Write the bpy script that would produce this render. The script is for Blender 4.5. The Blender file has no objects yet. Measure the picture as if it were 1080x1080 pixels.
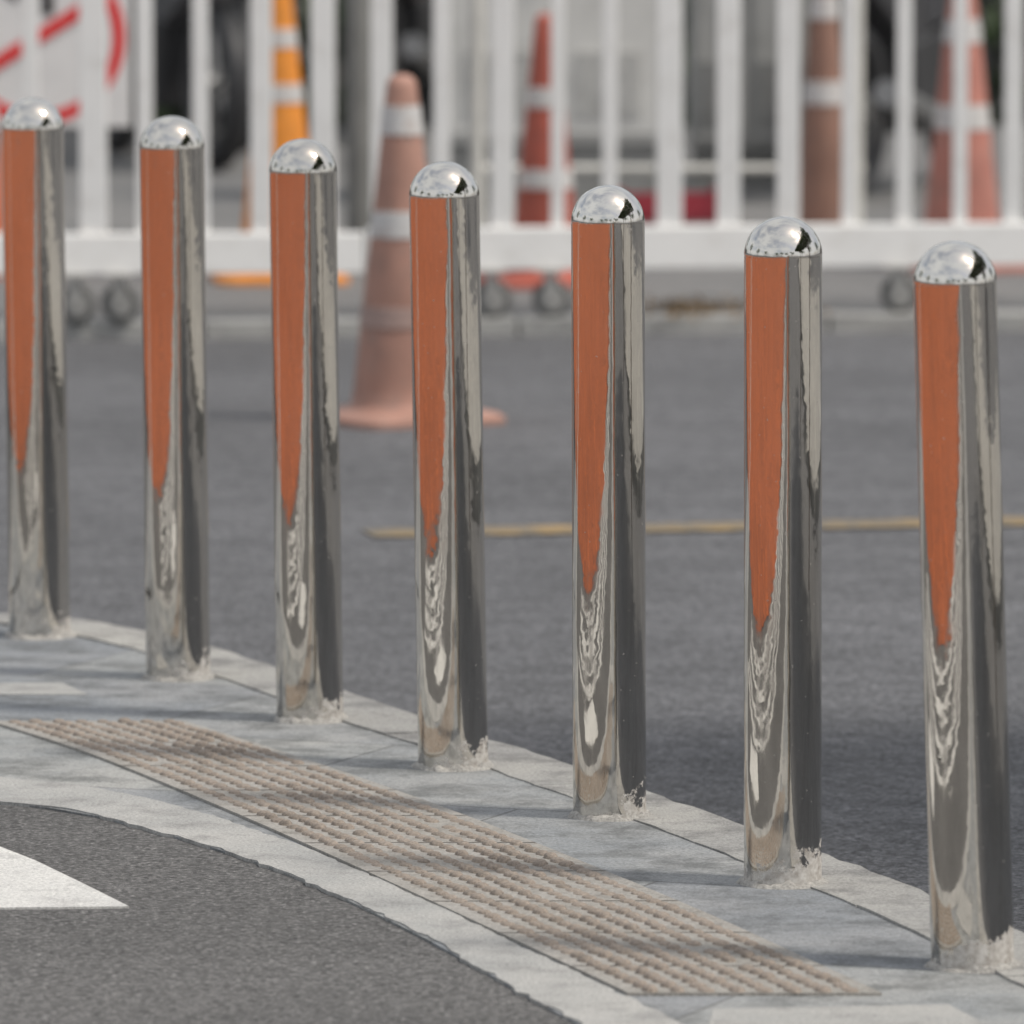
import bpy, math, random
from mathutils import Vector, Matrix, noise as mnoise
random.seed(7)
S=bpy.context.scene
S.view_settings.view_transform='Standard'
S.view_settings.look='None'
S.view_settings.exposure=0
# ------------------------------------------------------------------ survey helpers
H=1.577; F=9000.0
PITCH=math.atan(860.0/F); cp,sp=math.cos(PITCH),math.sin(PITCH)
ROADZ=-0.10
def ray(x,y):
    a=x-540.0;b=540.0-y
    return (a, F*cp+b*sp, -F*sp+b*cp)
def G(x,y,z=0.0):
    d=ray(x,y); t=(z-H)/d[2]
    return (d[0]*t,d[1]*t)
def P(x,y,Y):
    d=ray(x,y); t=Y/d[1]
    return (d[0]*t, H+d[2]*t)
# ------------------------------------------------------------------ mesh helpers
def link(o,parent=None):
    S.collection.objects.link(o)
    if parent: o.parent=parent
    return o
def empty(name,loc=(0,0,0),rz=0):
    e=bpy.data.objects.new(name,None); e.empty_display_size=.1
    e.location=loc; e.rotation_euler=(0,0,rz); return link(e)
class MB:
    def __init__(s): s.v=[];s.f=[]
    def add(s,vs,fs):
        n=len(s.v); s.v+=[tuple(v) for v in vs]; s.f+=[tuple(i+n for i in f) for f in fs]; return s
    def box(s,c,d,R=None):
        x,y,z=[k/2 for k in d]
        vs=[Vector((a*x,b*y,e*z)) for e in(-1,1) for b in(-1,1) for a in(-1,1)]
        if R is not None: vs=[R@v for v in vs]
        c=Vector(c)
        return s.add([v+c for v in vs],[(0,2,3,1),(4,5,7,6),(0,1,5,4),(2,6,7,3),(0,4,6,2),(1,3,7,5)])
    def lathe(s,prof,seg=32,c=(0,0,0),R=None):
        vs=[];fs=[];c=Vector(c)
        for r,z in prof:
            for i in range(seg):
                a=2*math.pi*i/seg
                v=Vector((r*math.cos(a),r*math.sin(a),z))
                if R is not None: v=R@v
                vs.append(v+c)
        m=len(prof)
        for j in range(m-1):
            for i in range(seg):
                k=(i+1)%seg
                fs.append((j*seg+i,j*seg+k,(j+1)*seg+k,(j+1)*seg+i))
        fs.append(tuple(range(seg))[::-1]); fs.append(tuple((m-1)*seg+i for i in range(seg)))
        return s.add(vs,fs)
    def tube(s,a,b,r,seg=12,r2=None):
        a=Vector(a);b=Vector(b);d=b-a
        q=d.to_track_quat('Z','Y').to_matrix()
        return s.lathe([(r,0),(r if r2 is None else r2,d.length)],seg,a,q)
    def torus(s,c,R0,r,axis='Y',n=28,m=10):
        vs=[];fs=[]
        for i in range(n):
            a=2*math.pi*i/n
            for j in range(m):
                b=2*math.pi*j/m
                rr=R0+r*math.cos(b);h=r*math.sin(b)
                if axis=='Y': v=(rr*math.cos(a),h,rr*math.sin(a))
                elif axis=='X': v=(h,rr*math.cos(a),rr*math.sin(a))
                else: v=(rr*math.cos(a),rr*math.sin(a),h)
                vs.append(Vector(v)+Vector(c))
        for i in range(n):
            for j in range(m):
                fs.append((i*m+j,((i+1)%n)*m+j,((i+1)%n)*m+(j+1)%m,i*m+(j+1)%m))
        return s.add(vs,fs)
    def prism(s,poly,y0,y1):
        n=len(poly)
        vs=[(p[0],y0,p[1]) for p in poly]+[(p[0],y1,p[1]) for p in poly]
        fs=[tuple(range(n)),tuple(range(2*n-1,n-1,-1))]+[(i,n+i,n+(i+1)%n,(i+1)%n) for i in range(n)]
        return s.add(vs,fs)
    def obj(s,name,mat,parent=None,smooth=False,bevel=0,loc=None,auto=None):
        me=bpy.data.meshes.new(name); me.from_pydata(s.v,[],s.f); me.validate(); me.update()
        import bmesh
        b=bmesh.new(); b.from_mesh(me); bmesh.ops.recalc_face_normals(b,faces=b.faces); b.to_mesh(me); b.free()
        if smooth:
            for p in me.polygons: p.use_smooth=True
            if auto:
                try: me.set_sharp_from_angle(angle=math.radians(auto))
                except Exception: pass
        o=bpy.data.objects.new(name,me); me.materials.append(mat)
        if loc: o.location=loc
        link(o,parent)
        if bevel:
            m=o.modifiers.new('bev','BEVEL'); m.width=bevel; m.segments=2; m.limit_method='ANGLE'
        return o
def catmull(pts,sub=8):
    P_=[Vector(p) for p in pts]; out=[]
    for i in range(len(P_)-1):
        a=P_[max(i-1,0)];b=P_[i];c=P_[i+1];d=P_[min(i+2,len(P_)-1)]
        for k in range(sub):
            t=k/sub
            out.append(.5*((2*b)+(c-a)*t+(2*a-5*b+4*c-d)*t*t+(3*b-a-3*c+d)*t**3))
    out.append(P_[-1]); return out
def resample(pts,n):
    L=[0]
    for i in range(1,len(pts)): L.append(L[-1]+(pts[i]-pts[i-1]).length)
    out=[];j=0
    for k in range(n):
        t=L[-1]*k/(n-1)
        while j<len(pts)-2 and L[j+1]<t: j+=1
        u=(t-L[j])/max(L[j+1]-L[j],1e-9)
        out.append(pts[j].lerp(pts[j+1],u))
    return out
def ribbon(name,A,B,z,mat,n=200,skirt=True,jag=0,parent=None):
    A=resample(A,n);B=resample(B,n)
    if jag:
        J=lambda p,k:p+Vector((mnoise.noise((p.x*5,p.y*5,k)),mnoise.noise((p.x*5,p.y*5,k+9))))*jag*.6+Vector((mnoise.noise((p.x*32,p.y*32,k)),mnoise.noise((p.x*32,p.y*32,k+9))))*jag*.7
        A=[J(p,0) for p in A];B=[J(p,3) for p in B]
    m=MB(); vs=[(p.x,p.y,z) for p in A]+[(p.x,p.y,z) for p in B]
    fs=[(i,i+1,n+i+1,n+i) for i in range(n-1)]
    if skirt:
        vs+=[(p.x,p.y,-.004) for p in A]+[(p.x,p.y,-.004) for p in B]
        fs+=[(2*n+i,2*n+i+1,i+1,i) for i in range(n-1)]+[(n+i,n+i+1,3*n+i+1,3*n+i) for i in range(n-1)]
        fs+=[(0,n,3*n,2*n),(n-1,2*n-1,4*n-1,3*n-1)]
    m.add(vs,fs)
    return m.obj(name,mat,parent)
# ------------------------------------------------------------------ materials
def newmat(name):
    m=bpy.data.materials.new(name); m.use_nodes=True
    nt=m.node_tree; b=nt.nodes['Principled BSDF']; return m,nt,b
def coords(nt,scale=(1,1,1),rot=(0,0,0)):
    tc=nt.nodes.new('ShaderNodeTexCoord'); mp=nt.nodes.new('ShaderNodeMapping')
    mp.inputs['Scale'].default_value=scale; mp.inputs['Rotation'].default_value=rot
    nt.links.new(tc.outputs['Object'],mp.inputs[0]); return mp.outputs[0]
def nz(nt,co,scale,detail=4,rough=.55):
    n=nt.nodes.new('ShaderNodeTexNoise'); n.inputs['Scale'].default_value=scale
    n.inputs['Detail'].default_value=detail; n.inputs['Roughness'].default_value=rough
    nt.links.new(co,n.inputs['Vector']); return n.outputs['Fac']
def ramp(nt,fac,stops):
    r=nt.nodes.new('ShaderNodeValToRGB'); e=r.color_ramp.elements
    while len(e)<len(stops): e.new(.5)
    for i,(p,c) in enumerate(stops):
        e[i].position=p; e[i].color=(c if len(c)==4 else (*c,1)) if isinstance(c,tuple) else (c,c,c,1)
    nt.links.new(fac,r.inputs[0]); return r.outputs[0]
def mix(nt,fac,a,b,mode='MIX'):
    m=nt.nodes.new('ShaderNodeMix'); m.data_type='RGBA'; m.blend_type=mode
    for s,v in((0,fac),(6,a),(7,b)):
        if isinstance(v,bpy.types.NodeSocket): nt.links.new(v,m.inputs[s])
        elif s==0: m.inputs[0].default_value=v
        else: m.inputs[s].default_value=(*v,1) if isinstance(v,tuple) else (v,v,v,1)
    return m.outputs[2]
def bump(nt,b,h,strength=.4,dist=.003):
    n=nt.nodes.new('ShaderNodeBump'); n.inputs['Strength'].default_value=strength; n.inputs['Distance'].default_value=dist
    nt.links.new(h,n.inputs['Height']); nt.links.new(n.outputs[0],b.inputs['Normal'])
def asphalt(name,base,tint=(1,1,1.03),speck=1.0,streak=1.0):
    m,nt,b=newmat(name); co=coords(nt)
    f=nz(nt,co,135,3,.75); g=nz(nt,co,.9,4,.6); v=nt.nodes.new('ShaderNodeTexVoronoi'); v.inputs['Scale'].default_value=110
    nt.links.new(co,v.inputs['Vector'])
    c=lambda k:tuple(base*k*t for t in tint)
    col=ramp(nt,f,[(.36,c(.4)),(.47,c(.88)),(.58,c(1.25)),(.68,c(2.1*speck))])
    big=ramp(nt,g,[(.3,.82),(.7,1.15)])
    col=mix(nt,1.0,col,big,'MULTIPLY')
    sp_=ramp(nt,v.outputs['Color'],[(.0,.5),(1.0,1.5)])
    col=mix(nt,1.0,col,sp_,'MULTIPLY')
    st=ramp(nt,nz(nt,coords(nt,(.35,6,1)),1.3,4,.6),[(.4,1-.10*streak),(.65,1+.08*streak)])
    col=mix(nt,1.0,col,st,'MULTIPLY')
    sp2=ramp(nt,nz(nt,co,9,5,.75),[(.36,1-.2*streak),(.5,1.0),(.66,1+.13*streak)])
    col=mix(nt,1.0,col,sp2,'MULTIPLY')
    nt.links.new(col,b.inputs['Base Color']); b.inputs['Roughness'].default_value=.88
    bump(nt,b,f,.8,.005); return m
def stone(name,c1,c2,dirt,fine=220,patch=3,joint=False,rough=.8,dirtlo=.52,dirthi=.68,brick=None):
    m,nt,b=newmat(name); co=coords(nt)
    f=nz(nt,co,fine,3,.7); g=nz(nt,co,patch,6,.65); h=nz(nt,coords(nt,(1,1,1),(0,0,.6)),patch*3.1,6,.7)
    col=mix(nt,ramp(nt,g,[(.35,0.0),(.65,1.0)]),c1,c2)
    col=mix(nt,ramp(nt,h,[(dirtlo,0.0),(dirthi,.8)]),col,dirt)
    col=mix(nt,1.0,col,ramp(nt,f,[(.3,.62),(.5,1.0),(.7,1.32)]),'MULTIPLY')
    if joint or brick:
        br=nt.nodes.new('ShaderNodeTexBrick'); br.offset=.5
        nt.links.new(coords(nt,(1,1,1),(0,0,math.radians(22))),br.inputs['Vector'])
        bw,rh,ms=brick or (.9,.62,.003)
        br.inputs['Scale'].default_value=1; br.inputs['Brick Width'].default_value=bw; br.inputs['Row Height'].default_value=rh
        br.inputs['Mortar Size'].default_value=ms; br.inputs['Mortar Smooth'].default_value=.3
        br.inputs['Color1'].default_value=(.86,.87,.90,1); br.inputs['Color2'].default_value=(1.10,1.09,1.06,1)
        if brick: br.inputs['Color1'].default_value=(.8,.8,.8,1)
        br.inputs['Mortar'].default_value=(.35,.33,.31,1) if brick else (.55,.54,.53,1)
        col=mix(nt,1.0,col,br.outputs['Color'],'MULTIPLY')
    nt.links.new(col,b.inputs['Base Color']); b.inputs['Roughness'].default_value=rough
    bump(nt,b,f,.5,.003); return m
def plain(name,c,rough=.5,metal=0,var=.15,scale=6,dirt=None):
    m,nt,b=newmat(name); co=coords(nt)
    g=nz(nt,co,scale,5,.65)
    col=mix(nt,1.0,c,ramp(nt,g,[(.3,1-var),(.7,1+var)]),'MULTIPLY')
    if dirt:
        col=mix(nt,ramp(nt,nz(nt,co,scale*3.3,5,.75),[(.52,0.0),(.68,.75)]),col,dirt)
    nt.links.new(col,b.inputs['Base Color']); b.inputs['Roughness'].default_value=rough; b.inputs['Metallic'].default_value=metal
    return m
def leafmat(name,c):
    m,nt,b=newmat(name)
    g=nz(nt,coords(nt),1.3,3,.6)
    col=mix(nt,1.0,c,ramp(nt,g,[(.3,.5),(.7,1.6)]),'MULTIPLY')
    nt.links.new(col,b.inputs['Base Color']); b.inputs['Roughness'].default_value=.65; return m

M_road=asphalt('asphalt_road',.114,(.99,1.0,1.06),.9)
M_foot=asphalt('asphalt_worn',.108,(1.03,1,.98),1.35,.45)
M_gran=stone('granite_paving',(.235,.25,.262),(.32,.32,.315),(.12,.125,.125),joint=True,patch=2.2,dirtlo=.46,dirthi=.62)
M_kerb=stone('kerb_concrete',(.38,.37,.345),(.29,.285,.275),(.165,.16,.155),patch=2.5,dirtlo=.48,dirthi=.64)
M_band=stone('pale_concrete',(.42,.41,.39),(.33,.33,.32),(.20,.195,.19),patch=3,dirtlo=.50,dirthi=.72)
M_tact=stone('tactile_paver',(.295,.278,.25),(.345,.328,.305),(.20,.185,.165),patch=5)
M_stud=stone('tactile_stud',(.255,.21,.172),(.30,.252,.212),(.18,.152,.125),patch=4)
M_white=stone('road_paint_white',(.64,.63,.60),(.56,.55,.53),(.34,.33,.32),patch=4,dirtlo=.52,dirthi=.75,rough=.6)
M_yel=stone('road_paint_yellow',(.33,.22,.085),(.22,.17,.10),(.13,.125,.115),patch=4,dirtlo=.42,dirthi=.56)
M_orgroad=stone('added_orange_coating',(.47,.108,.018),(.36,.082,.016),(.16,.045,.015),patch=2.2,dirtlo=.47,dirthi=.66,brick=(.8,.4,.03))
M_far=stone('far_pavement_concrete',(.14,.14,.14),(.19,.185,.18),(.10,.10,.10),patch=1.2)
M_side=stone('added_pale_concrete',(.33,.325,.31),(.27,.265,.255),(.18,.175,.17),patch=1.5,brick=(.6,.6,.012))
def steel(grime):
    m,nt,b=newmat('polished_stainless_steel')
    tc=nt.nodes.new('ShaderNodeTexCoord'); oi=nt.nodes.new('ShaderNodeObjectInfo')
    ad=nt.nodes.new('ShaderNodeVectorMath'); ad.operation='ADD'
    cx=nt.nodes.new('ShaderNodeCombineXYZ'); ms=nt.nodes.new('ShaderNodeMath'); ms.operation='MULTIPLY'; ms.inputs[1].default_value=37
    nt.links.new(oi.outputs['Random'],ms.inputs[0]); nt.links.new(ms.outputs[0],cx.inputs[0]); nt.links.new(ms.outputs[0],cx.inputs[1])
    nt.links.new(tc.outputs['Object'],ad.inputs[0]); nt.links.new(cx.outputs[0],ad.inputs[1])
    def mp(sc):
        q=nt.nodes.new('ShaderNodeMapping'); q.inputs['Scale'].default_value=sc; nt.links.new(ad.outputs[0],q.inputs[0]); return q.outputs[0]
    wav=nz(nt,mp((1,1,.45)),30,2,.5); wav2=nz(nt,mp((1,1,.5)),9,1,.5); fine=nz(nt,mp((1,1,.12)),160,3,.6)
    mid=nz(nt,mp((1,1,.35)),80,2,.5)
    sx=nt.nodes.new('ShaderNodeSeparateXYZ'); nt.links.new(tc.outputs['Object'],sx.inputs[0])
    a=nt.nodes.new('ShaderNodeMath'); a.operation='MULTIPLY_ADD'; a.inputs[1].default_value=.36
    nt.links.new(wav,a.inputs[0]); nt.links.new(wav2,a.inputs[2])
    a2=nt.nodes.new('ShaderNodeMath'); a2.operation='MULTIPLY_ADD'; a2.inputs[1].default_value=.13
    nt.links.new(mid,a2.inputs[0]); nt.links.new(a.outputs[0],a2.inputs[2])
    bm=nt.nodes.new('ShaderNodeBump'); bm.inputs['Strength'].default_value=1; bm.inputs['Distance'].default_value=.0010
    nt.links.new(a2.outputs[0],bm.inputs['Height']); nt.links.new(bm.outputs[0],b.inputs['Normal'])
    col=mix(nt,ramp(nt,nz(nt,mp((1,1,.4)),7,5,.6),[(.35,0.0),(.7,1.0)]),(.75,.72,.67),(.63,.60,.55))
    nt.links.new(col,b.inputs['Base Color']); b.inputs['Metallic'].default_value=1
    rr=nt.nodes.new('ShaderNodeMapRange'); rr.inputs[1].default_value=.35; rr.inputs[2].default_value=.75; rr.inputs[3].default_value=.015; rr.inputs[4].default_value=.09
    nt.links.new(fine,rr.inputs[0]); nt.links.new(rr.outputs[0],b.inputs['Roughness'])
    sh=nt.nodes.new('ShaderNodeMapRange'); sh.inputs[1].default_value=0; sh.inputs[2].default_value=.085; sh.inputs[3].default_value=grime; sh.inputs[4].default_value=-.16
    nt.links.new(sx.outputs[2],sh.inputs[0])
    sX=nt.nodes.new('ShaderNodeMath'); sX.operation='MULTIPLY_ADD'; sX.inputs[1].default_value=2.0
    nt.links.new(sx.outputs[0],sX.inputs[0]); nt.links.new(sh.outputs[0],sX.inputs[2])
    sm=nt.nodes.new('ShaderNodeMath'); sm.operation='ADD'; nt.links.new(sX.outputs[0],sm.inputs[0]); nt.links.new(nz(nt,mp((1,1,1)),38,6,.8),sm.inputs[1])
    msk=ramp(nt,sm.outputs[0],[(.655,0.0),(.69,1.0)])
    spk=ramp(nt,nz(nt,mp((1,1,1)),210,2,.5),[(.72,0.0),(.76,.6)])
    mm=nt.nodes.new('ShaderNodeMath'); mm.operation='MAXIMUM'; nt.links.new(msk,mm.inputs[0]); nt.links.new(spk,mm.inputs[1])
    d=nt.nodes.new('ShaderNodeBsdfDiffuse'); cc=ramp(nt,nz(nt,mp((1,1,1)),120,3,.6),[(.3,(.34,.31,.28)),(.7,(.62,.60,.57))]); nt.links.new(cc,d.inputs[0])
    mx=nt.nodes.new('ShaderNodeMixShader'); nt.links.new(mm.outputs[0],mx.inputs[0]); nt.links.new(b.outputs[0],mx.inputs[1]); nt.links.new(d.outputs[0],mx.inputs[2])
    nt.links.new(mx.outputs[0],nt.nodes['Material Output'].inputs[0])
    return m
M_steels=[steel(.20),steel(.36)]
M_cem=stone('cement_collar',(.42,.40,.37),(.32,.31,.29),(.2,.19,.18),patch=20)
M_fence=plain('fence_white_paint',(.86,.85,.83),.45,0,.04,5,(.74,.72,.69))
M_rub=plain('black_rubber',(.03,.03,.03),.7)
M_greymetal=plain('grey_metal',(.33,.33,.32),.5,.3)
# ------------------------------------------------------------------ ground
def gpts(l,z=0): return [G(x,y,z) for x,y in l]
big=MB(); big.add([(-600,-600,ROADZ),(600,-600,ROADZ),(600,600,ROADZ),(-600,600,ROADZ)],[(0,1,2,3)])
big.obj('road',M_road)
kerb_out=catmull([(-20,17),(-3,15.2),(-1.3,14.75)]+gpts([(0,650),(80,655),(150,667),(230,685),(300,707),(440,755),(600,806),(780,868),(980,942),(1080,985)])+[(.98,9.5),(1.6,7),(3.2,1),(8,-18)])
def offset(c,d):
    out=[]
    for i,p in enumerate(c):
        t=(c[min(i+1,len(c)-1)]-c[max(i-1,0)]).normalized()
        out.append(p+Vector((t.y,-t.x))*d)
    return out
kerb_out=resample(kerb_out,900)
kin=offset(kerb_out,.14)
kmid=offset(kerb_out,.07)
ribbon('asphalt_forecourt',kmid,[p+Vector((-.94,-.345))*60 for p in kmid],0.0,M_foot,400,skirt=False)
front=catmull([(-20,16),(-4,13.9),(-1.5,12.75)]+gpts([(0,848),(100,862),(230,898),(330,935),(450,993),(605,1080)])+[(.3,9.3),(.95,7),(2.4,1),(7,-18)])
ribbon('granite_pavement',kin,front,.003,M_gran,400)
km=MB()
step=.6;acc=0;start=0
def kerbseg(i0,i1):
    n=i1-i0+1
    O=kerb_out[i0:i1+1];I=kin[i0:i1+1]
    if n<2: return
    t=(O[-1]-O[0]).normalized()*.0018
    O=O[:];I=I[:]
    O[0]=O[0]+t;I[0]=I[0]+t;O[-1]=O[-1]-t;I[-1]=I[-1]-t
    vs=[];fs=[]
    hh=.006+random.uniform(-.001,.0015)
    for k,(o,i) in enumerate(zip(O,I)):
        e=(i-o).normalized()
        w=.006*mnoise.noise((o.x*18,o.y*18,2))
        o=o+e*w; i=i+e*.008*mnoise.noise((o.x*14,o.y*14,7))
        a=o+e*(.014+w)
        vs+=[(o.x,o.y,ROADZ-.02),(o.x,o.y,hh-.014),(a.x,a.y,hh),(i.x,i.y,hh),(i.x,i.y,-.05)]
    for k in range(n-1):
        for j in range(4): fs.append((k*5+j,k*5+j+1,k*5+j+6,k*5+j+5))
    fs+=[(0,1,2,3,4),tuple((n-1)*5+j for j in(4,3,2,1,0))]
    km.add(vs,fs)
for i in range(1,len(kerb_out)):
    acc+=(kerb_out[i]-kerb_out[i-1]).length
    if acc>=step:
        kerbseg(start,i); start=i; acc=0
kerbseg(start,len(kerb_out)-1)
km.obj('kerb',M_kerb)
band_back=catmull([(-20,16.3),(-4,14.15),(-1.5,13.0)]+gpts([(0,823),(100,834),(200,857),(300,889),(380,922),(510,982),(640,1045),(700,1075)])+[(.37,9.5),(1.1,7),(2.55,1),(7.2,-18)])
ribbon('concrete_edge_strip',band_back,front,.005,M_band,1800,jag=.012)
# tactile strip
tf=resample(catmull(gpts([(-10,765),(100,801),(250,863),(380,921),(510,981),(640,1042),(662,1053)])),120)
tb=resample(catmull(gpts([(195,765),(330,808),(470,857),(600,908),(740,966),(850,1016),(930,1053)])),120)
tp=empty('tactile_paving')
n=120
ribbon('paver_base',tf,tb,.007,M_tact,120,parent=tp)
mid=[(a+b)/2 for a,b in zip(tf,tb)]
Ltot=sum((mid[i+1]-mid[i]).length for i in range(n-1))
NR=8; pitch=.0365; NL=int(Ltot/pitch)
bm_=MB()
def at(l,t):
    x=t*(n-1); i=min(int(x),n-2); return l[i].lerp(l[i+1],x-i)
for k in range(NL):
    t=(k+.5)/NL
    a=at(tf,t);b=at(tb,t)
    tt=(at(tb,min(t+.01,1))-at(tb,max(t-.01,0))).normalized()
    nn=Vector((-tt.y,tt.x))
    for j in range(NR):
        wear=.8+.5*mnoise.noise((a.x*3+j*.3,a.y*3,5))
        if random.random()<.012: continue
        u=.045+.91*(j+.5)/NR
        c=a.lerp(b,u)+Vector((random.uniform(-.0015,.0015),random.uniform(-.0015,.0015)))
        hz=.007*random.uniform(.65,1.1)*max(.35,min(1.2,wear)); sz=random.uniform(.88,1.1)
        vs=[];q=12
        for (r,z) in((1,0),(.88,.6),(.6,1)):
            for s_ in range(q):
                an=2*math.pi*s_/q
                p=c+tt*(math.cos(an)*.0172*r*sz)+nn*(math.sin(an)*.0100*r*sz)
                vs.append((p.x,p.y,.0065+hz*z))
        fs=[(r*q+s_,r*q+(s_+1)%q,(r+1)*q+(s_+1)%q,(r+1)*q+s_) for r in range(2) for s_ in range(q)]+[tuple(2*q+s_ for s_ in range(q))]
        bm_.add(vs,fs)
bm_.obj('raised_studs',M_stud,tp,smooth=True,auto=50)
jm=MB()
tj=.3/Ltot
t=tj
while t<1:
    a=at(tf,t);b=at(tb,t); d=(b-a).normalized(); w=Vector((d.y,-d.x))*.002
    jm.add([(*(a+w),.0076),(*(a-w),.0076),(*(b-w),.0076),(*(b+w),.0076)],[(0,1,2,3)]); t+=tj
jm.obj('paver_joints',plain('mortar_dark',(.16,.145,.13),.9),tp)
def poly(name,pts,z,mat):
    m=MB(); q=[(p[0],p[1],z) for p in pts]+[(p[0],p[1],-.003) for p in pts]; k=len(pts)
    m.add(q,[tuple(range(k))]+[(i,(i+1)%k,k+(i+1)%k,k+i) for i in range(k)]); return m.obj(name,mat)
poly('white_road_marking',gpts([(36,909),(88,934),(136,958),(60,959)])+[G(-80,960),G(-300,955),G(-320,870),G(-60,880),G(0,895)],.003,M_white)
poly('pale_paving_slab',gpts([(752,1068),(1000,1063),(1030,1079),(1060,1110),(740,1110)]),.0046,M_band)
poly('pale_paving_slab.001',gpts([(-60,723),(66,723),(92,735),(-60,735)]),.0046,M_band)
def strip(name,a,b,w,z,mat,seg=60):
    a=Vector(a);b=Vector(b); d=(b-a).normalized(); nrm=Vector((-d.y,d.x))
    A=[];B=[]
    for i in range(seg+1):
        p=a.lerp(b,i/seg); k=w*(.5+random.uniform(-.03,.03)); A.append(p+nrm*k);B.append(p-nrm*k)
    m=MB();n=seg+1
    m.add([(p.x,p.y,z) for p in A]+[(p.x,p.y,z) for p in B],[(i,i+1,n+i+1,n+i) for i in range(seg)])
    return m.obj(name,mat)
a=G(388,564,ROADZ);b=G(1080,551,ROADZ)
e=Vector(b)+(Vector(b)-Vector(a))*6
strip('yellow_road_line',a,e,.17,ROADZ+.004,M_yel,200)
l0=Vector((-.79,14.3));l1=Vector((.57,10.6)); dd=(l1-l0).normalized(); pn=Vector((dd.y,-dd.x))
if pn.x>0: pn=-pn
s0=l0+pn*3.0-dd*14; s1=l1+pn*3.0+dd*24
m=MB(); q=[s0,s1,s1+pn*14,s0+pn*14]
m.add([(p.x,p.y,.004) for p in q],[(0,1,2,3)]); m.obj('added_orange_ground',M_orgroad)  # unseen orange ground, added outside the frame so the bollards reflect it
# unseen white stripes added parallel to the kerb, to ring the bollard reflections
def parallel(name,o0,o1,ia,ib,z,mat):
    A=offset(kerb_out,o0)[ia:ib]; B=offset(kerb_out,o1)[ia:ib]
    m=MB(); n_=len(A)
    m.add([(p.x,p.y,z) for p in A]+[(p.x,p.y,z) for p in B],[(i,i+1,n_+i+1,n_+i) for i in range(n_-1)]); m.obj(name,mat)
ib=min(range(900),key=lambda i:abs(kerb_out[i].y-1.0))
ja=min(range(900),key=lambda i:abs(kerb_out[i].y-13.3))
for k,(o0,w_) in enumerate(((1.62,.12),(1.92,.12),(2.25,.15),(2.62,.15))):
    parallel('reflection_stripe' if k==0 else 'reflection_stripe.%03d'%k,o0,o0+w_,ja,ib,.004,M_white)
# unseen pale ground added at right, for a light tongue in the bollards
sp0=l0-pn*5.9-dd*1.5; sp1=l1-pn*5.9+dd*20
m=MB(); q=[sp0,sp1,sp1-pn*6,sp0-pn*6]
m.add([(p.x,p.y,ROADZ-.01) for p in q]+[(p.x,p.y,ROADZ+.1) for p in q],[(4,5,6,7),(0,1,5,4),(1,2,6,5),(2,3,7,6),(3,0,4,7)]); m.obj('added_pale_ground',M_side,bevel=.01)
# ------------------------------------------------------------------ bollards
base=[(42,673),(188,717),(327,761),(478,811),(643,863),(825.5,934),(1026,1022)]
top=[(34,103),(181,122),(319,146),(468,170),(641,195),(826,228),(1006,254)]
for i,(bs,tp_) in enumerate(zip(base,top)):
    X,Y=G(*bs); tx,tz=P(tp_[0],tp_[1],Y)
    b0=Vector((X,Y,0.004)); ax=Vector((tx,Y,tz))-b0; h=ax.length
    e_=empty('bollard' if i==0 else 'bollard.%03d'%i,b0)
    e_.rotation_mode='QUATERNION'; e_.rotation_quaternion=Vector((0,0,1)).rotation_difference(ax)
    r=.0518; prof=[(r,-.01)]
    N=24; hs=h-r
    for k in range(1,N+1): prof.append((r,(hs-.003)*k/N))
    prof+=[(r,hs-.0016),(r,hs-.0012),(r-.0009,hs-.0009),(r-.0009,hs-.0003),(r,hs),(r,hs+.0004)]
    for k in range(1,30):
        an=k/30*math.pi/2; prof.append((r*math.cos(an),hs+.0004+(r-.0004)*math.sin(an)))
    prof.append((.0008,h))
    MB().lathe(prof,128).obj('steel_post',M_steels[i>=5],e_,smooth=True,auto=30)
    vs=[];fs=[];sg=72
    for j,(rr,zz) in enumerate(((.050,.007),(.055,.0055),(.059,.002),(.062,-.004))):
        for s_ in range(sg):
            an=2*math.pi*s_/sg
            w=1+.12*mnoise.noise((math.cos(an)*2.2+i*5,math.sin(an)*2.2,j*.2))*(j>0)+.04*mnoise.noise((math.cos(an)*9+i*5,math.sin(an)*9,j*.2))*(j>0)
            vs.append((rr*w*math.cos(an),rr*w*math.sin(an),zz+(.006*mnoise.noise((math.cos(an)*4+i*3,math.sin(an)*4,4)) if j<2 else 0)))
    for j in range(3):
        for s_ in range(sg): fs.append((j*sg+s_,j*sg+(s_+1)%sg,(j+1)*sg+(s_+1)%sg,(j+1)*sg+s_))
    MB().add(vs,fs).obj('cement_collar',M_cem,e_,smooth=True)
# ------------------------------------------------------------------ far pavement + kerb
FZ=ROADZ+.045
ka=Vector(G(-100,361,ROADZ)); kb=Vector(G(1180,348,ROADZ)); kd=(kb-ka).normalized(); kn=Vector((-kd.y,kd.x))
K0=ka-kd*40;K1=kb+kd*40
m=MB()
for i in range(100):
    p0=K0.lerp(K1,i/100)+kd*.003;p1=K0.lerp(K1,(i+1)/100)-kd*.003
    q=[p0,p1,p1+kn*.15,p0+kn*.15]
    m.add([(v.x,v.y,ROADZ-.02) for v in q]+[(v.x,v.y,FZ+.003) for v in q],[(4,5,6,7),(0,1,5,4),(1,2,6,5),(2,3,7,6),(3,0,4,7)])
m.obj('kerb.001',M_band,bevel=.006)
q=[K0+kn*.12,K1+kn*.12,K1+kn*9.9,K0+kn*9.9]
MB().add([(v.x,v.y,FZ) for v in q],[(0,1,2,3)]).obj('far_pavement',M_far)
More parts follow.
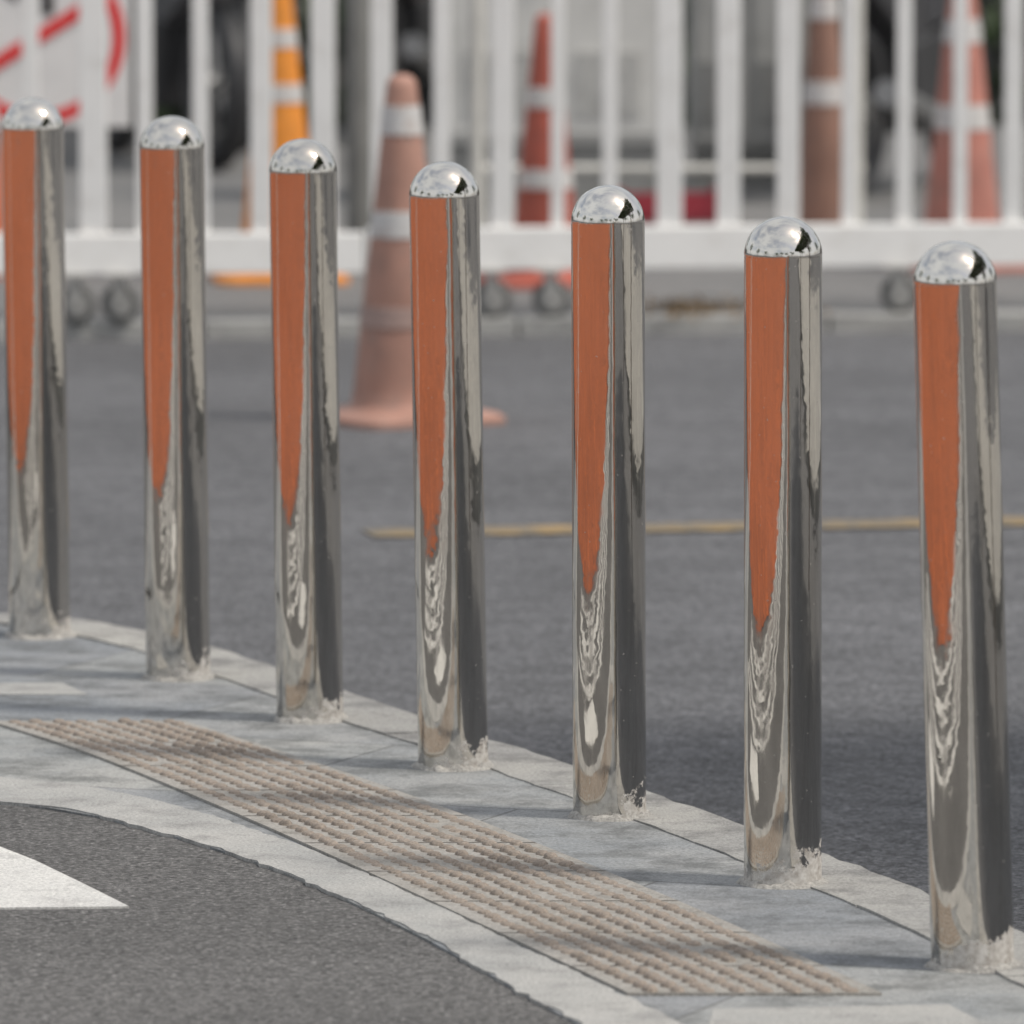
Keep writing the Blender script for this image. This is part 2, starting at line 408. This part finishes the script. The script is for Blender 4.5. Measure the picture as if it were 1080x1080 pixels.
# ------------------------------------------------------------------ fence on castors
def FY(x): return 22.25+.45*x/1080
fence=empty('white_metal_fence')
bars=[(-30,18),(33,18),(99,30),(153,18),(212,18),(276,24),(341,27),(403,24),(466,19),(530,25),(588,15),(643,17),(706,28),(768,26),(831,25),(895,16),(953,17),(1012,16),(1068,20),(1130,20),(1190,20),(1250,26)]
mb=MB()
for x,w in bars:
    Y=FY(x); X,z0=P(x,262,Y); sc=F/Y
    z1=1.12
    wd=w/sc*.95
    mb.box((X,Y,(z0+z1)/2),(wd,.025 if w<22 else .035,z1-z0))
mb.obj('balusters',M_fence,fence,bevel=.003)
mb=MB()
def rail(x0,x1,yt0,yb0,yt1,yb1,th):
    A=P(x0,yt0,FY(x0));B=P(x0,yb0,FY(x0));C=P(x1,yt1,FY(x1));D=P(x1,yb1,FY(x1))
    Ya,Yb=FY(x0),FY(x1)
    vs=[(B[0],Ya-th,B[1]),(D[0],Yb-th,D[1]),(C[0],Yb-th,C[1]),(A[0],Ya-th,A[1]),(B[0],Ya+th,B[1]),(D[0],Yb+th,D[1]),(C[0],Yb+th,C[1]),(A[0],Ya+th,A[1])]
    mb.add(vs,[(0,1,2,3),(5,4,7,6),(3,2,6,7),(1,0,4,5),(0,3,7,4),(2,1,5,6)])
rail(-300,383,248,291,245,288,.03)
rail(386,1400,241,286,232,276,.03)
for x0,x1 in((-300,383),(386,1400)):
    A=P(x0,100,FY(x0));C=P(x1,100,FY(x1))
    mb.box(((A[0]+C[0])/2,(FY(x0)+FY(x1))/2,1.14),(C[0]-A[0],.06,.06),Matrix.Rotation(.45/2.67,3,'Z'))
mb.obj('rails',M_fence,fence,bevel=.004)
mbw=MB();mbf=MB()
for x in(82,128,520,582,948,1240):
    Y=FY(x)+.02; X,_=P(x,300,Y); r=.052
    mbw.torus((X,Y-.05,FZ+r),r*.72,r*.28,'Y')
    mbf.lathe([(r*.62,-.014),(r*.62,.014)],20,(X,Y-.05,FZ+r),Matrix.Rotation(math.pi/2,3,'X'))
    mbf.box((X-.004,Y-.072,FZ+r+.028),(.03,.004,.075)); mbf.box((X-.004,Y-.028,FZ+r+.028),(.03,.004,.075))
    mbf.box((X-.004,Y-.05,FZ+r+.07),(.07,.06,.008))
mbw.obj('castor_tyres',plain('grey_rubber',(.13,.13,.125),.7),fence,smooth=True)
mbf.obj('castor_forks',plain('castor_metal',(.42,.41,.39),.45,.3),fence)
# ------------------------------------------------------------------ cones
def cone(idx,x,ybase,ytip,col,stripes,z=FZ,plate=.37,rb=.118,rt=.034,dirt=(.35,.22,.17),stripecol=(.55,.54,.53),rz=.2):
    X,Y=G(x,ybase,z); _,zt=P(x,ytip,Y); h=zt-z
    e_=empty('traffic_cone' if idx==0 else 'traffic_cone.%03d'%idx,(X,Y,z),rz)
    mt=plain('cone_plastic_%d'%idx,col,.6,0,.25,5,dirt)
    p=plate/2
    mb=MB()
    def rsq(a,r_,n=6):
        out=[]
        for cx,cy,s0_ in((1,1,0),(-1,1,90),(-1,-1,180),(1,-1,270)):
            for k in range(n+1):
                an=math.radians(s0_+90*k/n); out.append((cx*(a-r_)+r_*math.cos(an),cy*(a-r_)+r_*math.sin(an)))
        return out
    rings=[(p,0),(p,.014),(p-.012,.024),(rb+.022,.032)]
    vs=[];nn=28
    for a_,zz in rings: vs+=[(q[0],q[1],zz) for q in rsq(a_,.05 if a_>rb+.03 else a_*.98)]
    fs=[(j*nn+i,j*nn+(i+1)%nn,(j+1)*nn+(i+1)%nn,(j+1)*nn+i) for j in range(3) for i in range(nn)]+[tuple(range(nn))[::-1],tuple(3*nn+i for i in range(nn))]
    mb.add(vs,fs); mb.obj('base_plate',mt,e_,smooth=True,auto=40)
    hb=.03
    R=lambda zz: rb+(rt-rb)*(zz-hb)/(h-.03-hb)
    prof=[(rb+.018,hb),(rb+.006,hb+.006),(rb,hb+.016)]
    for k in range(1,20): zz=hb+.016+(h-.05-hb)*k/20; prof.append((R(zz),zz))
    prof+=[(rt,h-.03),(rt*.9,h-.014),(rt*.62,h-.004),(rt*.2,h)]
    MB().lathe(prof,40).obj('cone_body',mt,e_,smooth=True,auto=50)
    sm=plain('reflective_band_%d'%idx,stripecol,.4,0,.12,8,(.42,.34,.30))
    for k,(y0,y1) in enumerate(stripes):
        z0=P(x,y1,Y)[1]-z; z1=P(x,y0,Y)[1]-z
        pr=[(R(z0)+.0005,z0),(R(z0)+.003,z0+.001),(R(z1)+.003,z1-.001),(R(z1)+.0005,z1)]
        MB().lathe(pr,40).obj('band_%d'%k,sm if k<2 else plain('worn_band_%d'%idx,tuple(c*.6+.12 for c in col),.6,0,.2,9,dirt),e_,smooth=True,auto=40)
cone(0,424,444,78,(.39,.215,.165),[(111,142),(222,250),(322,344)],z=ROADZ,plate=.38,rz=.5,dirt=(.28,.19,.16),rt=.036)
cone(1,295,296,-22,(.70,.25,.03),[(30,50),(88,108)],rz=.1,dirt=(.45,.2,.05))
cone(2,575,300,14,(.38,.09,.06),[(92,113),(178,198)],rz=.3,dirt=(.28,.09,.07),rb=.10,rt=.03)
cone(3,868,270,-40,(.27,.15,.11),[(-5,20),(85,110)],rz=.7,dirt=(.22,.14,.11),rb=.085)
cone(4,1014,284,-30,(.44,.18,.14),[(20,45),(110,136)],rz=.3,dirt=(.34,.2,.16),rb=.12)
cone(5,-28,290,20,(.46,.14,.07),[(110,136)],rz=.3,dirt=(.4,.2,.15),rb=.12)
# ------------------------------------------------------------------ sign
SY=25.0; sc=F/SY
sg=empty('prohibition_traffic_sign')
cx,cz=P(40,39,SY); R0=92/sc
Mw=plain('sign_white',(.76,.76,.75),.4,0,.05); Mr=plain('sign_red',(.75,.02,.02),.4,0,.05); Mk=plain('sign_black',(.02,.02,.02),.4)
bx0,_=P(-60,0,SY);bx1,bz0=P(138,134,SY)
MB().box(((bx0+bx1)/2,SY,bz0+.29),(bx1-bx0,.012,.58)).obj('board',Mw,sg,bevel=.002)
nn=64;vs=[]
for rr in(R0,R0-.036):
    for yy in(SY-.0085,SY-.0065):
        vs+=[(cx+rr*math.cos(2*math.pi*i/nn),yy,cz+rr*math.sin(2*math.pi*i/nn)) for i in range(nn)]
fs=[]
for i in range(nn):
    k=(i+1)%nn
    fs+=[(i,k,2*nn+k,2*nn+i),(i,k,nn+k,nn+i),(2*nn+i,2*nn+k,3*nn+k,3*nn+i)]
MB().add(vs,fs).obj('red_ring',Mr,sg)
MB().box((cx,SY-.012,cz),(2*R0-.04,.003,.036),Matrix.Rotation(-math.radians(32),3,'Y')).obj('red_slash',Mr,sg)
m=MB(); m.box((cx+.03,SY-.0085,cz+.10),(.035,.002,.07)); m.box((cx-.005,SY-.0085,cz+.145),(.105,.002,.035)); m.prism([(cx-.06,cz+.10),(cx-.06,cz+.19),(cx-.12,cz+.145)],SY-.0095,SY-.0075); m.obj('black_turn_arrow',Mk,sg)
m=MB(); m.tube((cx,SY+.03,FZ),(cx,SY+.03,bz0+.5),.02); m.box((cx,SY+.03,FZ+.02),(.4,.4,.04)); m.obj('stand',M_greymetal,sg)
# ------------------------------------------------------------------ cabinets
def cabinet(idx,x0,x1,ybase,Y,h,col,depth=.5):
    X0,z0=P(x0,ybase,Y);X1,_=P(x1,ybase,Y)
    e_=empty('utility_cabinet' if idx==0 else 'utility_cabinet.%03d'%idx)
    mt=plain('cabinet_paint_%d'%idx,col,.5,0,.08,2,tuple(c*.7 for c in col))
    W=X1-X0;cx_=(X0+X1)/2
    zb=FZ if Y<32 else ROADZ
    MB().box((cx_,Y+depth/2,(zb+z0)/2),(W-.03,depth-.04,z0-zb)).obj('plinth',plain('plinth_conc%d'%idx,(.26,.26,.25),.9),e_)
    MB().box((cx_,Y+depth/2,z0+h/2),(W,depth,h)).obj('body',mt,e_,bevel=.01)
    m=MB(); nd=2
    for k in range(nd):
        m.box((X0+W*(k+.5)/nd,Y-.006,z0+h/2),(W/nd-.03,.012,h-.06))
    m.obj('doors',mt,e_,bevel=.004)
    m=MB()
    for k in range(nd):
        for j in range(10): m.box((X0+W*(k+.5)/nd,Y-.016,z0+.1+j*.022),(W/nd*.6,.008,.008))
        for j in range(10): m.box((X0+W*(k+.5)/nd,Y-.016,z0+h-.32+j*.022),(W/nd*.6,.008,.008))
    m.obj('louvres',mt,e_)
    m=MB(); m.box((cx_,Y+depth/2,z0+h+.015),(W+.06,depth+.06,.03)); m.obj('roof_cap',mt,e_)
    m=MB(); m.tube((cx_-.03,Y-.03,z0+h*.5-.06),(cx_-.03,Y-.03,z0+h*.5+.06),.008); m.obj('handle',M_greymetal,e_)
cabinet(0,468,700,152,27.5,1.2,(.60,.595,.57))
cabinet(1,728,850,158,28.6,1.1,(.42,.42,.41))
m=MB(); Yb=25.6
xa,za=P(495,178,Yb); xb,_=P(912,178,Yb)
m.tube((xa,Yb,za),(xb,Yb,za),.013); m.tube((xa,Yb,.98),(xb,Yb,.98),.016)
for x in(503,700,903):
    X,_=P(x,178,Yb); m.tube((X,Yb,FZ),(X,Yb,.98),.021)
    m.box((X,Yb,FZ+.012),(.08,.35,.024))
m.obj('steel_crowd_barrier',plain('galvanised',(.62,.61,.57),.5,.1),smooth=True,auto=40)
m=MB()
X,Y=G(379,262,FZ); m.lathe([(.04,0),(.04,1.0),(.03,1.03),(.01,1.04)],20,(X,Y,FZ)); m.lathe([(.08,0),(.08,.01)],20,(X,Y,FZ)); m.obj('parking_post',plain('post_grey',(.17,.17,.16),.5),smooth=True,auto=40)
def crate(x,y,w,col):
    X,Y=G(x,y,FZ); e_=empty('plastic_crate',(X,Y,FZ),.15); mt=plain('crate_plastic',col,.45)
    m=MB()
    m.box((0,0,.01),(w,.28,.02))
    for zz in(.03,.065):
        m.box((0,-.14,zz),(w,.01,.025)); m.box((0,.14,zz),(w,.01,.025)); m.box((-w/2,0,zz),(.01,.28,.025)); m.box((w/2,0,zz),(.01,.28,.025))
    for sx_ in(-1,1):
        for sy in(-1,1): m.box((sx_*w/2,sy*.14,.045),(.025,.025,.09))
    m.obj('crate_lattice',mt,e_)
crate(712,232,.3,(.28,.03,.045))
def moto(idx,x,y,rz,col,sc_=1.0):
    X,Y=G(x,y,FZ); e_=empty('motorcycle' if idx==0 else 'motorcycle.%03d'%idx,(X,Y,FZ),rz); e_.scale=(sc_,)*3
    mp_=plain('moto_paint%d'%idx,col,.3); mk=plain('moto_black%d'%idx,(.035,.035,.037),.5); mc=plain('moto_alloy%d'%idx,(.25,.25,.25),.4,.5)
    m=MB(); 
    for wx in(-.62,.62): m.torus((wx,0,.29),.245,.045)
    m.obj('tyres',mk,e_,smooth=True)
    m=MB()
    for wx in(-.62,.62):
        m.lathe([(.05,-.05),(.05,.05)],16,(wx,0,.29),Matrix.Rotation(math.pi/2,3,'X'))
        for k in range(5):
            a=k*2*math.pi/5; m.tube((wx,0,.29),(wx+.22*math.cos(a),0,.29+.22*math.sin(a)),.012,8)
    m.tube((.62,-.06,.29),(.42,-.06,.85),.018); m.tube((.62,.06,.29),(.42,.06,.85),.018)
    m.tube((-.1,-.13,.25),(-.8,-.16,.36),.035,12,.045); m.tube((.36,-.3,.98),(.42,0,.9),.012); m.tube((.36,.3,.98),(.42,0,.9),.012)
    m.obj('chassis',mc,e_,smooth=True,auto=40)
    m=MB(); m.prism([(-.25,.2),(.25,.2),(.32,.45),(.1,.55),(-.3,.5)],-.11,.11); m.obj('engine',mk,e_,bevel=.02)
    m=MB(); m.prism([(-.05,.55),(.38,.6),(.44,.78),(.3,.88),(.02,.78)],-.12,.12); m.prism([(-.3,.5),(-.05,.52),(.0,.72),(-.75,.80),(-.85,.74)],-.1,.1); m.prism([(.44,.62),(.56,.8),(.5,1.0),(.38,.95),(.36,.7)],-.1,.1); m.prism([(.4,.52),(.62,.58),(.85,.5),(.82,.54),(.62,.62),(.4,.56)],-.06,.06); m.obj('bodywork',mp_,e_,bevel=.03)
    m=MB(); m.prism([(.0,.78),(-.02,.72),(-.72,.81),(-.75,.87),(-.35,.86),(-.2,.8)],-.13,.13); m.obj('seat',mk,e_,bevel=.025)
    m=MB(); m.box((-.88,0,.74),(.04,.14,.06)); m.obj('tail_lamp',Mr,e_,bevel=.01)
    m=MB(); m.lathe([(.01,-.02),(.07,0),(.07,.05)],16,(.56,0,.88),Matrix.Rotation(-math.pi/2,3,'Y')); m.obj('headlamp',mc,e_,smooth=True,auto=40)
moto(0,955,200,1.25,(.06,.06,.065))
moto(1,175,170,1.9,(.13,.13,.14))
moto(2,238,150,1.7,(.07,.07,.075))
moto(3,432,140,1.4,(.08,.07,.07))
# ------------------------------------------------------------------ foliage
def leafverts(m,c,s):
    n_=Vector((random.gauss(0,1),random.gauss(0,1),random.gauss(0,1)+.4)).normalized()
    t=n_.orthogonal().normalized(); t=Matrix.Rotation(random.uniform(0,6.28),3,n_)@t; b_=n_.cross(t)
    c=Vector(c); m.add([c-t*s,c+b_*s*.45,c+t*s,c-b_*s*.45],[(0,1,2,3)])
M_leaf=leafmat('foliage',(.06,.10,.03)); M_leaf2=leafmat('foliage_dark',(.05,.075,.032)); M_bark=plain('bark',(.12,.09,.07),.9,0,.3,12)
def tree(idx,x,y,h,cr,nl=2600,z0=ROADZ,mat=None):
    e_=empty('tree' if idx==0 else 'tree.%03d'%idx,(x,y,z0))
    m=MB(); th=h*.42
    m.tube((0,0,0),(.1,0,th),.02*h+.04,12,.014*h)
    tips=[]
    for k in range(9):
        a=k*2.4+random.random(); r=cr*random.uniform(.35,.8); z=h*random.uniform(.55,.88)
        p=Vector((r*math.cos(a),r*math.sin(a),z)); m.tube((.1,0,th*random.uniform(.8,1)),p,.009*h,8,.003*h); tips.append(p)
    m.obj('trunk_and_limbs',M_bark,e_,smooth=True,auto=60)
    m=MB()
    cl=[(t_,cr*random.uniform(.28,.5)) for t_ in tips]
    for k in range(14):
        a=random.uniform(0,6.28);r=cr*random.uniform(.1,.85);cl.append((Vector((r*math.cos(a),r*math.sin(a),h*random.uniform(.5,.95))),cr*random.uniform(.2,.42)))
    for k in range(nl):
        c,r=random.choice(cl)
        d=Vector((random.gauss(0,1),random.gauss(0,1),random.gauss(0,.8))).normalized()*r*random.uniform(.6,1.05)
        leafverts(m,c+d,random.uniform(.10,.22)*max(1,h/8))
    m.obj('crown',mat or M_leaf,e_)
def hedge(name,x0,x1,y,dep,h,n,z0=ROADZ):
    m=MB()
    for k in range(n):
        x=random.uniform(x0,x1); 
        hh=h*(.8+.25*mnoise.noise((x*.7,y,0)))
        z=z0+hh*random.random()**.8; yy=y+random.uniform(0,dep)+.3*mnoise.noise((x*1.2,z*1.5,1))
        leafverts(m,(x,yy,z),random.uniform(.05,.11))
    return m.obj(name,M_leaf2)
hedge('hedge',-7,7,33.2,1.1,1.9,13000)
m=MB(); m.box((0,35.5,.9),(40,.2,2.0)); 
for i in range(-9,10): m.box((i*2.2,35.36,.95),(.35,.1,2.1))
m.box((0,35.5,1.95),(40,.34,.1)); m.obj('boundary_wall',stone('wall_render',(.22,.21,.2),(.17,.165,.16),(.1,.1,.1),patch=1),bevel=.01)
k=0
for (x,y,h,c) in [(-9,41,8,3.2),(-2,43,9,3.6),(6,42,8.5,3.4),(14,43,9,3.5),(-17,42,9,3.6),
                  (-13,-24,8,3.8),(-4,-28,9,4.2),(6,-26,8,4),(15,-20,9,4),(22,-3,9,4),(24,10,9,4),(-26,-8,8,4),(-26,8,8,4),(-22,22,8,3.5),(20,24,8,3.5)]:
    tree(k,x,y,h,c,2000); k+=1
m=MB()
for i in range(420):
    X,Y=G(random.gauss(735,40),random.gauss(328,5),FZ)
    leafverts(m,(X,Y,FZ+random.uniform(.003,.014)),random.uniform(.006,.014))
m.obj('fallen_leaves',plain('dry_leaves',(.24,.16,.08),.8,0,.4,20))
# ------------------------------------------------------------------ sun direction
EL=math.radians(55); AZ=math.radians(110)
sd=Vector((math.sin(AZ)*math.cos(EL),math.cos(AZ)*math.cos(EL),math.sin(EL)))
# ------------------------------------------------------------------ unseen trees added at right, crowns shaped to shade the road by the kerb
RZ=3.1
c0=Vector((-.16,13.85)); Wd=3.5; Ln=9.8
def canpt(u,v,z):
    o=sd*((z-ROADZ)/sd.z)
    return Vector((c0.x+u+.367*v+o.x, c0.y-v+o.y, z))
for ti in range(2):
    v0=ti*Ln/2; v1=v0+Ln/2
    base_=canpt(Wd-.9,(v0+v1)/2,RZ); e_=empty('shade_caster_tree' if ti==0 else 'shade_caster_tree.001',(base_.x,base_.y,ROADZ))
    bp=Vector((base_.x,base_.y,ROADZ))
    m=MB(); m.tube((0,0,0),(.05,.03,1.2),.13,14,.105); m.tube((.05,.03,1.2),(0,.05,2.7),.105,14,.08)
    for k in range(12):
        p=canpt(random.uniform(.3,Wd-.3),random.uniform(v0+.3,v1-.3),RZ+random.uniform(.2,.9))-bp
        m.tube((0,.04,random.uniform(2.0,2.65)),p,.045,8,.012)
    m.obj('trunk_and_limbs',M_bark,e_,smooth=True,auto=60)
    m=MB()
    for k in range(6500):
        u=random.uniform(0,Wd); v=random.uniform(v0,v1)
        ed=min(u,Wd-u,v+.15,Ln-v+.15)
        th=.35+1.1*min(1,ed/.9)**.5
        z=RZ+th*random.random()**1.2+.25*mnoise.noise((u*1.5,v*1.5,ti))
        p=canpt(u,v,RZ+.3); p=Vector((p.x,p.y,z))
        leafverts(m,p-bp,random.uniform(.07,.15))
    m.obj('crown',M_leaf,e_)
# ------------------------------------------------------------------ light
sl=bpy.data.lights.new('sun','SUN'); sl.energy=2.6; sl.angle=math.radians(8); sl.color=(1,.95,.87)
so=bpy.data.objects.new('sun',sl); so.rotation_euler=sd.to_track_quat('Z','Y').to_euler(); link(so)
w=bpy.data.worlds.new('World'); S.world=w; w.use_nodes=True
nt=w.node_tree; bg=nt.nodes['Background']; sk=nt.nodes.new('ShaderNodeTexSky'); sk.sky_type='NISHITA'; sk.sun_disc=False
sk.sun_elevation=EL; sk.sun_rotation=AZ; sk.air_density=1.0; sk.dust_density=5; sk.ozone_density=.8
tc=nt.nodes.new('ShaderNodeTexCoord'); mp=nt.nodes.new('ShaderNodeMapping'); mp.inputs['Scale'].default_value=(1,1,2.2); nt.links.new(tc.outputs['Generated'],mp.inputs[0])
cl=ramp(nt,nz(nt,mp.outputs[0],2.0,4,.5),[(.30,.3),(.60,.95)])
skc=mix(nt,cl,sk.outputs[0],(6.1,6.25,6.4))
nt.links.new(skc,bg.inputs[0]); bg.inputs[1].default_value=.13
# ------------------------------------------------------------------ camera
cd=bpy.data.cameras.new('camera'); cd.sensor_width=36; cd.lens=F/1080*36; cd.clip_end=2000; cd.clip_start=.05
cd.dof.use_dof=True; cd.dof.focus_distance=11.7; cd.dof.aperture_fstop=7.2
co=bpy.data.objects.new('camera',cd); co.location=(0,0,H); co.rotation_euler=(math.pi/2-PITCH,0,0); link(co); S.camera=co
